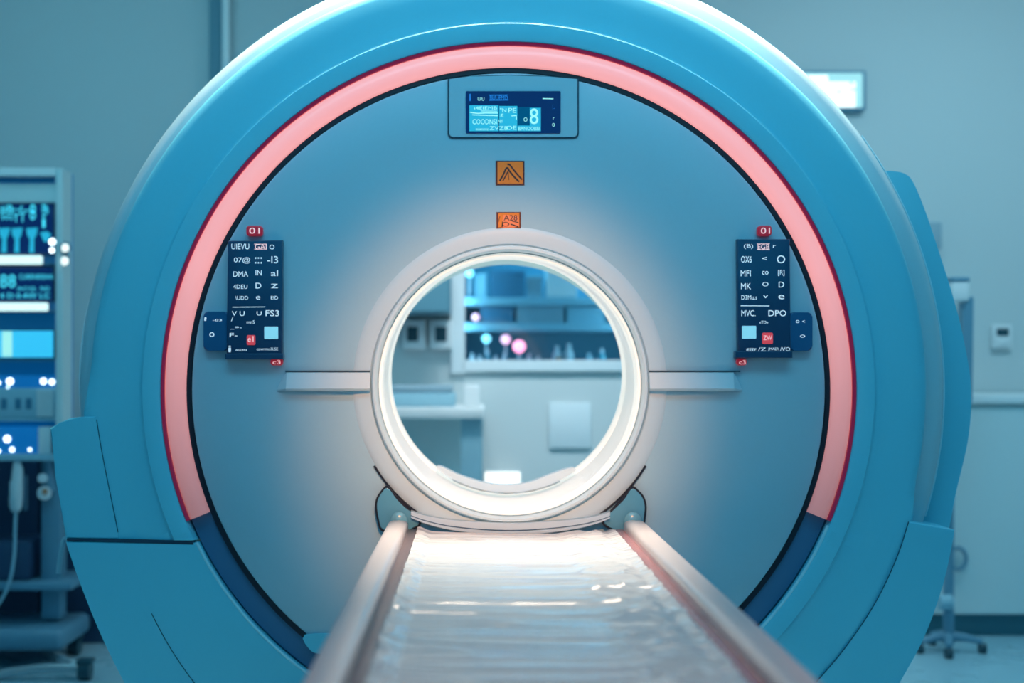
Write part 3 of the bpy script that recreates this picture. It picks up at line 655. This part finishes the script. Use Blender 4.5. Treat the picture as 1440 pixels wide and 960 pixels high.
# long cabinet on the right
KF = YB - .30
o = thing('base_cabinet', 'long pale low cabinet with white worktop against the wall under the thermostat', 'cabinet', (1.9, KF + .15, 0))
xk0 = P(1230, 0, KF).x
obj('carcass', box(xk0, XR - .002, KF + .02, YB - .02, .095, .965, .003), 'cab', o)
obj('worktop', box(xk0 - .02, XR - .002, KF - .02, YB - .02, .965, 1.005, .006), 'worktop', o, True)
obj('toe_kick', box(xk0 + .03, XR - .004, KF + .06, YB - .03, .0005, .095), 'trim', o)
xm = P(1470, 0, KF).x; doors = [(xk0 + .004, xm - .003), (xm + .003, XR - .006)]
for i, (a, b) in enumerate(doors):
    d = obj('cabinet_door', box(a, b, KF, KF + .018, .10, .955, .003), 'cab', o)
    hp = P(1347, 785, KF - .03) if i == 0 else Vector((b - .25, KF - .03, .33))
    hz = [hp + Vector((math.cos(math.radians(q)) * .034, 0, math.sin(math.radians(q)) * .044)) for q in range(150, -151, -20)]
    obj('handle', tube([hz[0] + Vector((0, .03, 0))] + hz + [hz[-1] + Vector((0, .03, 0))], .008, 8), 'bluegrey', d, True)
# pole stand behind the scanner at the right
SYd = 2.05
o = thing('pole_stand', 'blue-grey pole stand on a splayed foot behind the scanner\'s right side', 'stand', (P(1334, 0, SYd).x, SYd, 0))
pz = lambda px, py, dy=0: P(px, py, SYd + dy)
pc = P(1334, 0, SYd).x
obj('pole', tube([(pc, SYd, .03), (pc, SYd, P(0, 640, SYd).z)], .021, 14), 'bluegrey', o, True)
obj('upper_post', add_prism(B(), [(pz(x, y).x, pz(x, y).z) for x, y in ((1326, 645), (1345, 650), (1364, 560), (1366, 418), (1352, 416), (1346, 520))], SYd - .03, SYd + .03, .006), 'bluegrey', o, True)
hd = obj('head', pbox(1338, 1364, 394, 424, SYd - .045, .09, .012, 3), 'white', o, True)
obj('head_cap', pbox(1337, 1365, 389, 396, SYd - .05, .10, .008, 3), 'bluegrey', hd, True)
obj('clamp', tube([(pc - .05, SYd - .03, .20), (pc + .0, SYd - .03, .20)], .03, 12), 'palebox', o, True)
for ang in (-12, 100, 192, 250):
    dx, dy = math.cos(math.radians(ang)) * .125, math.sin(math.radians(ang)) * .125
    lg = obj('foot', tube([(pc, SYd, .062), (pc + dx * .5, SYd + dy * .5, .058), (pc + dx, SYd + dy, .045)], [.02, .016, .011], 10), 'bluegrey', o, True)
    obj('caster', tube([(pc + dx - .012, SYd + dy, .0205), (pc + dx + .012, SYd + dy, .0205)], .02, 14), 'darkbox', lg, True)

# ------------------------------------------------------------------ left: rack of lit screens on a trolley
RY = 1.72
def rx(px, Y=RY): return P(px, 0, Y).x
def rz(py, Y=RY): return P(0, py, Y).z
RLX = rx(-110)
rk = thing('equipment_rack', 'tall pale frame rack of blue lit screens at the left edge', 'rack', (rx(-10), RY + .2, rz(648)))
obj('post', box(rx(78), rx(88), RY, RY + .04, rz(646), rz(237), .003), 'cab', rk); obj('post', box(RLX, RLX + .03, RY, RY + .04, rz(646), rz(237), .003), 'cab', rk)
obj('top_beam', box(RLX, rx(77.5), RY + .002, RY + .12, rz(247), rz(236), .003), 'worktop', rk)
obj('header_panel', box(RLX + .03, rx(76), RY + .03, RY + .05, rz(283), rz(256), .003), 'cab', rk)
obj('side_panel', box(rx(80), rx(87), RY + .04, RY + .12, rz(646), rz(237), .003), 'cab', rk)
obj('side_panel', box(RLX, RLX + .02, RY + .04, RY + .12, rz(646), rz(237), .003), 'cab', rk)
obj('back_panel', box(RLX, rx(87), RY + .121, RY + .135, rz(646), rz(237), .003), 'rackglow', rk)
SM = RY + .04
obj('base_board', box(RLX, rx(88), RY + .002, RY + .12, rz(648), rz(639), .003), 'palebox', rk)
for y0, y1, x1 in ((359, 371, 58), (425.5, 437, 66)):
    s = obj('shelf', box(RLX + .022, rx(77), RY + .035, RY + .119, rz(y1 + 1.5, SM), rz(y1 - 1, SM), .001), 'bluebox', rk)
    bm = pbox(-95, x1, y0, y1, RY + .012, .022, .006, 3); obj('light_bar', bm, 'lightbar', s, True)
obj('shelf', box(RLX + .022, rx(77), RY + .035, RY + .119, rz(508, SM), rz(505.5, SM), .001), 'bluebox', rk); obj('shelf', box(RLX + .022, rx(77), RY + .035, RY + .119, rz(592, SM), rz(588, SM), .001), 'palebox', rk)
SM = RY + .04
def monitor(rect, label, m):
    o = thing('monitor', label, 'monitor', (rx((rect[0] + rect[1]) / 2, SM), SM + .05, rz(rect[3], SM)), 'lit screens in the left rack')
    obj('housing', pbox(*rect, SM, .06, .006, 2), 'navy', o, True)
    s = obj('screen', pbox(rect[0] + 3, rect[1] - 2, rect[2] + 2, rect[3] - 2, SM - .003, .005), m, o); return s
s = monitor((-95, 76, 285, 358), 'dark screen with cyan blurred symbols, topmost in the left rack', 'screen'); YS = SM - .003
bm = B(); add_text(bm, '#B', 0, 288, 14, YS, 18); add_text(bm, 'm', 3, 303, 6, YS, 14); add_text(bm, '/', 27, 288, 8, YS, 5); add_text(bm, '8', 42, 287, 22, YS, 8); add_text(bm, '5', 58, 287, 7, YS, 9); add_text(bm, '@', 59, 292, 9, YS, 10); stroke(bm, [(15, 294), (50, 297)], 1.2, YS)
add_text(bm, 'i', 59, 302, 18, YS, 5); add_text(bm, 'YT', 18, 299, 13, YS, 18); add_text(bm, 'OIO', -30, 292, 16, YS, 28); add_text(bm, '47', -70, 292, 16, YS, 28)
obj('lettering', bm, 'cyan_mark', s)
bm = B()
for x in (-82, -62, -40, -18, 6, 24, 45): bm.faces.new([bm.verts.new(P(*q, YS - .0004)) for q in ((x - 8, 321), (x + 8, 320), (x + 6, 330), (x + 3, 336), (x + 3, 355), (x - 4, 355), (x - 3, 336), (x - 7, 330))])
bm.faces.new([bm.verts.new(P(*q, YS - .0004)) for q in ((56, 327), (66, 325), (72, 330), (66, 340), (62, 340))])
obj('shape_print', bm, 'scr_cyan', s)
s = monitor((-95, 75.5, 374, 423.5), 'screen with rows of cyan writing between the rack\'s two white light bars', 'screen')
bm = B(); add_text(bm, '88', 0, 386, 18, YS, 22); add_text(bm, 'CURRNRIEAN', 27, 385.5, 7, YS, 47); add_text(bm, 'ACQ. 5D', 24, 403, 6, YS, 46); add_text(bm, '4 D 0.4W LC', 0, 412, 7, YS, 70); add_text(bm, 'OB20 RD', -80, 386, 8, YS, 60); add_text(bm, '24 BD', -80, 405, 8, YS, 60)
obj('lettering', bm, 'cyan_mark', s)
s = monitor((-95, 76.5, 463, 504.5), 'bright plain cyan panel below the rack\'s second light bar', 'cyanlamp')
bm = B(); flat(bm, 3, 17, 466, 501, YS); obj('pale_patch', bm, 'scr_lite', s)
# lower instruments
o = thing('instrument', 'pale instrument box with dark sockets in the rack under the cyan panel', 'instrument', (rx(20), SM + .08, rz(588)))
obj('casing', box(RLX + .03, rx(76), SM, SM + .07, rz(588, SM) + .0005, rz(545.5, SM), .006), 'palebox', o, True)
for x in (-60, -35, -10, 5, 25, 40): obj('socket', pbox(x - 4, x + 4, 560, 575, SM - .004, .006, .002), 'bluebox', o)
obj('drawer', pbox(51, 75, 548, 586, SM - .006, .008, .002), 'offwhite', o)
o = thing('amplifier', 'dark blue box at the bottom of the left rack with round white lights', 'instrument', (rx(10), SM + .08, rz(639)))
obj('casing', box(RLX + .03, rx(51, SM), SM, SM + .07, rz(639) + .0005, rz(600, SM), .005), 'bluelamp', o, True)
for x, y, r in ((10, 617, 9), (17, 632, 6.5), (42, 632, 4.5), (-2, 634, 5), (-40, 620, 7)): obj('light', add_ball(B(), P(x, y, SM - .004), S(r * .52, SM), (1, .4, 1)), 'bulb', o, True)
o = thing('lamp_row', 'row of round white bulbs above the pale instrument in the left rack', 'lamp', (rx(30), SM + .03, rz(545)))
obj('strip', box(RLX + .03, rx(76), SM + .012, SM + .05, rz(545.3, SM), rz(528, SM), .003), 'bluelamp', o)
for x, y, r in ((14, 536, 9), (61, 536, 8), (73, 537, 7.5), (-2, 538, 5), (-45, 537, 8), (11, 544, 3)): obj('bulb', add_ball(B(), P(x, y, SM + .010), S(r * .52, SM), (1, .5, 1)), 'bulb', o, True)
tag(obj('glove_box', box(rx(53, SM), rx(71, SM), SM, SM + .07, rz(639) + .0005, rz(600, SM), .005), 'white', None, True, (rx(62), SM + .06, rz(638.8, SM))), 'small upright white box at the bottom right inside the left rack', 'box')
# signal lights clamped on the rack's right post
o = thing('signal_light', 'pair of round cream lights on a dark mount on the rack\'s right post', 'lamp', (rx(91), RY + .0, rz(372)))
obj('mount', tube([P(92, 348, RY + .014), P(92, 348, RY - .012)], S(8, RY), 18), 'darkteal', o, True)
for x, y, rr in ((91.5, 348.5, 5.4), (91, 367, 5.4)): obj('lens', add_ball(B(), P(x, y, RY - .014), S(rr, RY), (1, .4, 1.1)), 'lightbox', o, True)
obj('bracket', box(rx(88.2), rx(95), RY + .004, RY + .02, rz(372), rz(340), .002), 'darkteal', o)
o = thing('status_light', 'two small white lights inside the rack at the lower right of the top screen', 'lamp', (rx(73), RY + .03, rz(356)))
for x, y, rr in ((73.5, 340, 4.6), (73, 352, 3.6)): obj('lens', add_ball(B(), P(x, y, RY + .03), S(rr, RY), (1, .5, 1)), 'bulb', o, True)
# connectors hanging on the right of the rack
def pv(px, py, Y=RY): return P(px, py, Y)
o = thing('gas_valve', 'white valve with an orange tip hanging below the rack next to the scanner', 'valve', pv(64, 690))
obj('valve_body', tube([pv(66, 648, RY + .1), pv(68, 668, RY + .1), pv(70, 690, RY + .1)], [.016, .02, .02], 12), 'bluegrey', o, True)
obj('knob', tube([pv(60, 672, RY + .09), pv(60, 672, RY + .05)], .018, 14), 'white', o, True)
kn = obj('outlet', tube([pv(62.5, 693, RY + .1), pv(62.5, 693, RY + .05)], .026, 16), 'white', o, True)
obj('orange_tip', tube([pv(63, 691, RY + .05), pv(63, 691, RY + .035)], .011, 12), 'amber', kn, True)
o = thing('plug_cable', 'white plug hanging from the rack with a pale cable curving down', 'cable', pv(22, 690, RY + .02))
obj('plug', tube([pv(24, 649, RY + .02), pv(25, 660, RY + .02), pv(24, 676, RY + .02), pv(23, 678, RY + .02), pv(23, 697, RY + .02), pv(22.5, 699, RY + .02), pv(22, 712, RY + .02), pv(22, 719, RY + .02)], [.013, .020, .021, .024, .024, .0245, .023, .014], 16), 'offwhite', o, True)
obj('cable', tube([pv(x, y, RY + .02) for x, y in smooth_poly([(22, 718), (21, 750), (20, 780), (14, 815), (0, 846), (-22, 870), (-55, 880)], 6)], S(3.6), 10), 'palebox', o, True)
# trolley under the rack
tr = thing('equipment_trolley', 'blue-grey trolley with column, shelf and wheeled foot under the left rack', 'trolley', (rx(10), RY + .2, 0))
obj('column', box(rx(42), rx(70), RY + .12, RY + .2, rz(880), rz(649), .006), 'bluegrey', tr, True)
obj('column', box(rx(-90), rx(-62), RY + .12, RY + .2, rz(880), rz(649), .006), 'bluegrey', tr, True)
obj('shelf', box(RLX, rx(95), RY + .04, RY + .34, rz(833), rz(822), .006), 'bluegrey', tr, True)
obj('drawer', box(RLX, rx(30), RY + .08, RY + .3, rz(821), rz(766), .006), 'darknavy', tr, True)
obj('base', box(RLX, rx(90), RY - .02, RY + .34, rz(915), rz(884), .03, 4), 'bluegrey', tr, True)
ft = obj('foot_bar', tube([P(x, y, RY - .12) for x, y in ((-110, 962), (-40, 957), (20, 944), (60, 939), (112, 938))], .017, 10), 'steel', tr, True)
for x, Y in ((120, RY - .12), (105, RY + .28), (-100, RY + .28)):
    obj('caster', tube([(P(x, 0, Y).x - .02, Y, .036), (P(x, 0, Y).x + .02, Y, .036)], .035, 18), 'darkbox', ft, True)
    obj('caster_fork', box(P(x, 0, Y).x - .028, P(x, 0, Y).x + .028, Y - .03, Y + .03, .06, .075, .004), 'darkbox', ft, True)
obj('strut', tube([P(60, 915, RY + .1), P(112, 935, RY - .12)], .012, 8), 'steel', tr, True); obj('strut', tube([P(60, 915, RY + .1), P(105, 925, RY + .28)], .012, 8), 'steel', tr, True)
# dark storage unit behind the trolley
LY = YB - .42
o = thing('storage_cabinet', 'dark navy low cabinet in shadow behind the left trolley', 'cabinet', (P(40, 0, LY).x, LY + .2, 0))
x0, x1 = XL + .05, P(195, 0, LY).x; zt = P(0, 640, LY).z
obj('carcass', box(x0, x1, LY + .02, YB - .02, .0005, zt, .004), 'darknavy', o)
obj('countertop', box(x0, x1 + .01, LY - .01, YB - .02, zt, zt + .03, .004), 'bluegrey', o)
n = 4; w = (x1 - x0) / n
for i in range(n):
    d = obj('cabinet_door', box(x0 + i * w + .006, x0 + (i + 1) * w - .006, LY, LY + .018, .09, zt - .02, .003), 'darknavy', o)
    obj('handle', box(x0 + (i + 1) * w - .06, x0 + (i + 1) * w - .045, LY - .02, LY, zt - .22, zt - .08, .003), 'bluegrey', d)

# ------------------------------------------------------------------ lights
def area(name, loc, target, sx, sy, power, col, spread=None):
    L = bpy.data.lights.new(name, 'AREA'); L.shape = 'RECTANGLE'; L.size = sx; L.size_y = sy; L.energy = power; L.color = col
    if spread: L.spread = math.radians(spread)
    o = bpy.data.objects.new(name, L); C.objects.link(o); o.location = loc
    o.rotation_euler = (Vector(target) - Vector(loc)).to_track_quat('-Z', 'Y').to_euler(); return o
def spot(name, loc, target, power, col, ang, blend, rad):
    L = bpy.data.lights.new(name, 'SPOT'); L.energy = power; L.color = col; L.spot_size = math.radians(ang); L.spot_blend = blend; L.shadow_soft_size = rad
    o = bpy.data.objects.new(name, L); C.objects.link(o); o.location = loc
    o.rotation_euler = (Vector(target) - Vector(loc)).to_track_quat('-Z', 'Y').to_euler(); return o
TEAL = (.0, .50, .88)
area('front_fill', (.3, -4.2, 2.3), (.1, 0, 1.2), 4.5, 1.2, 18.5, TEAL)
area('ceiling_front', (.1, -1.1, 2.9), (.1, -.05, 1.75), 3.0, .7, 17, (.16, .66, .92), 110)
area('ceiling_top', (.1, .14, 2.96), (.1, .12, 0), 1.3, .2, 30, (1., .80, .62), 60)
area('ceiling_right', (2.0, 1.2, 2.95), (2.1, 2.0, .6), 1.6, 1.0, 32, (.52, .86, 1.))
area('ceiling_left', (-1.6, 1.1, 2.95), (-1.6, 2.6, 1.4), 1.2, .8, 12, (.28, .80, 1.))
area('behind_bore', (.2, 1.35, 2.95), (.15, 2.6, .75), 1.2, .3, 10, (.86, .96, 1.), 75)
area('alcove_light', ((ax0 + ax1) / 2, YB + .3, az1 - .01), ((ax0 + ax1) / 2, YB + .3, 0), .6, .2, 3, (.14, .62, .9))
area('alcove_side_fill', (ax0 + .01, YB + .155, (az0 + az1) / 2), (ax1, YB + .36, (az0 + az1) / 2), .05, .5, 1.3, (.36, .74, .95))  # both side lamps are unseen, added to brighten the shelf rows
area('alcove_side_fill', (ax1 - .01, YB + .155, (az0 + az1) / 2), (ax0, YB + .36, (az0 + az1) / 2), .05, .5, 2.6, (.36, .74, .95))
spot('warm_spot', (.15, -2.2, 2.55), (bcx - .02, -.1, bcz + .01), 390, (1., .40, .15), 23.5, 1., .06)  # unseen spot put in to cast the warm glow around the bore
spot('table_fill', (.1, -1.75, 2.9), (.1, -1.45, .7), 75, (1., .84, .74), 30, 1., .1)  # unseen spot added to brighten the near table and its rails
w = bpy.data.worlds.new('World'); bpy.context.scene.world = w; w.use_nodes = True
w.node_tree.nodes['Background'].inputs[0].default_value = (.03, .40, .70, 1); w.node_tree.nodes['Background'].inputs[1].default_value = .06

# ------------------------------------------------------------------ camera
cam = bpy.data.cameras.new('camera'); co = bpy.data.objects.new('camera', cam); C.objects.link(co)
co.location = (0, -D0, HC); co.rotation_euler = (PI / 2, 0, 0)
cam.sensor_width = 36; cam.lens = 36 * F / 1440; cam.shift_x = (720 - VX) / 1440; cam.shift_y = (VY - 480) / 1440
cam.clip_start = .05; cam.dof.use_dof = True; cam.dof.focus_distance = 2.75; cam.dof.aperture_fstop = 1.8
sc_ = bpy.context.scene; sc_.camera = co
sc_.view_settings.view_transform = 'Standard'; sc_.view_settings.look = 'None'; sc_.view_settings.exposure = 0
sc_.cycles.use_denoising = True; sc_.cycles.max_bounces = 8; sc_.cycles.sample_clamp_indirect = 4
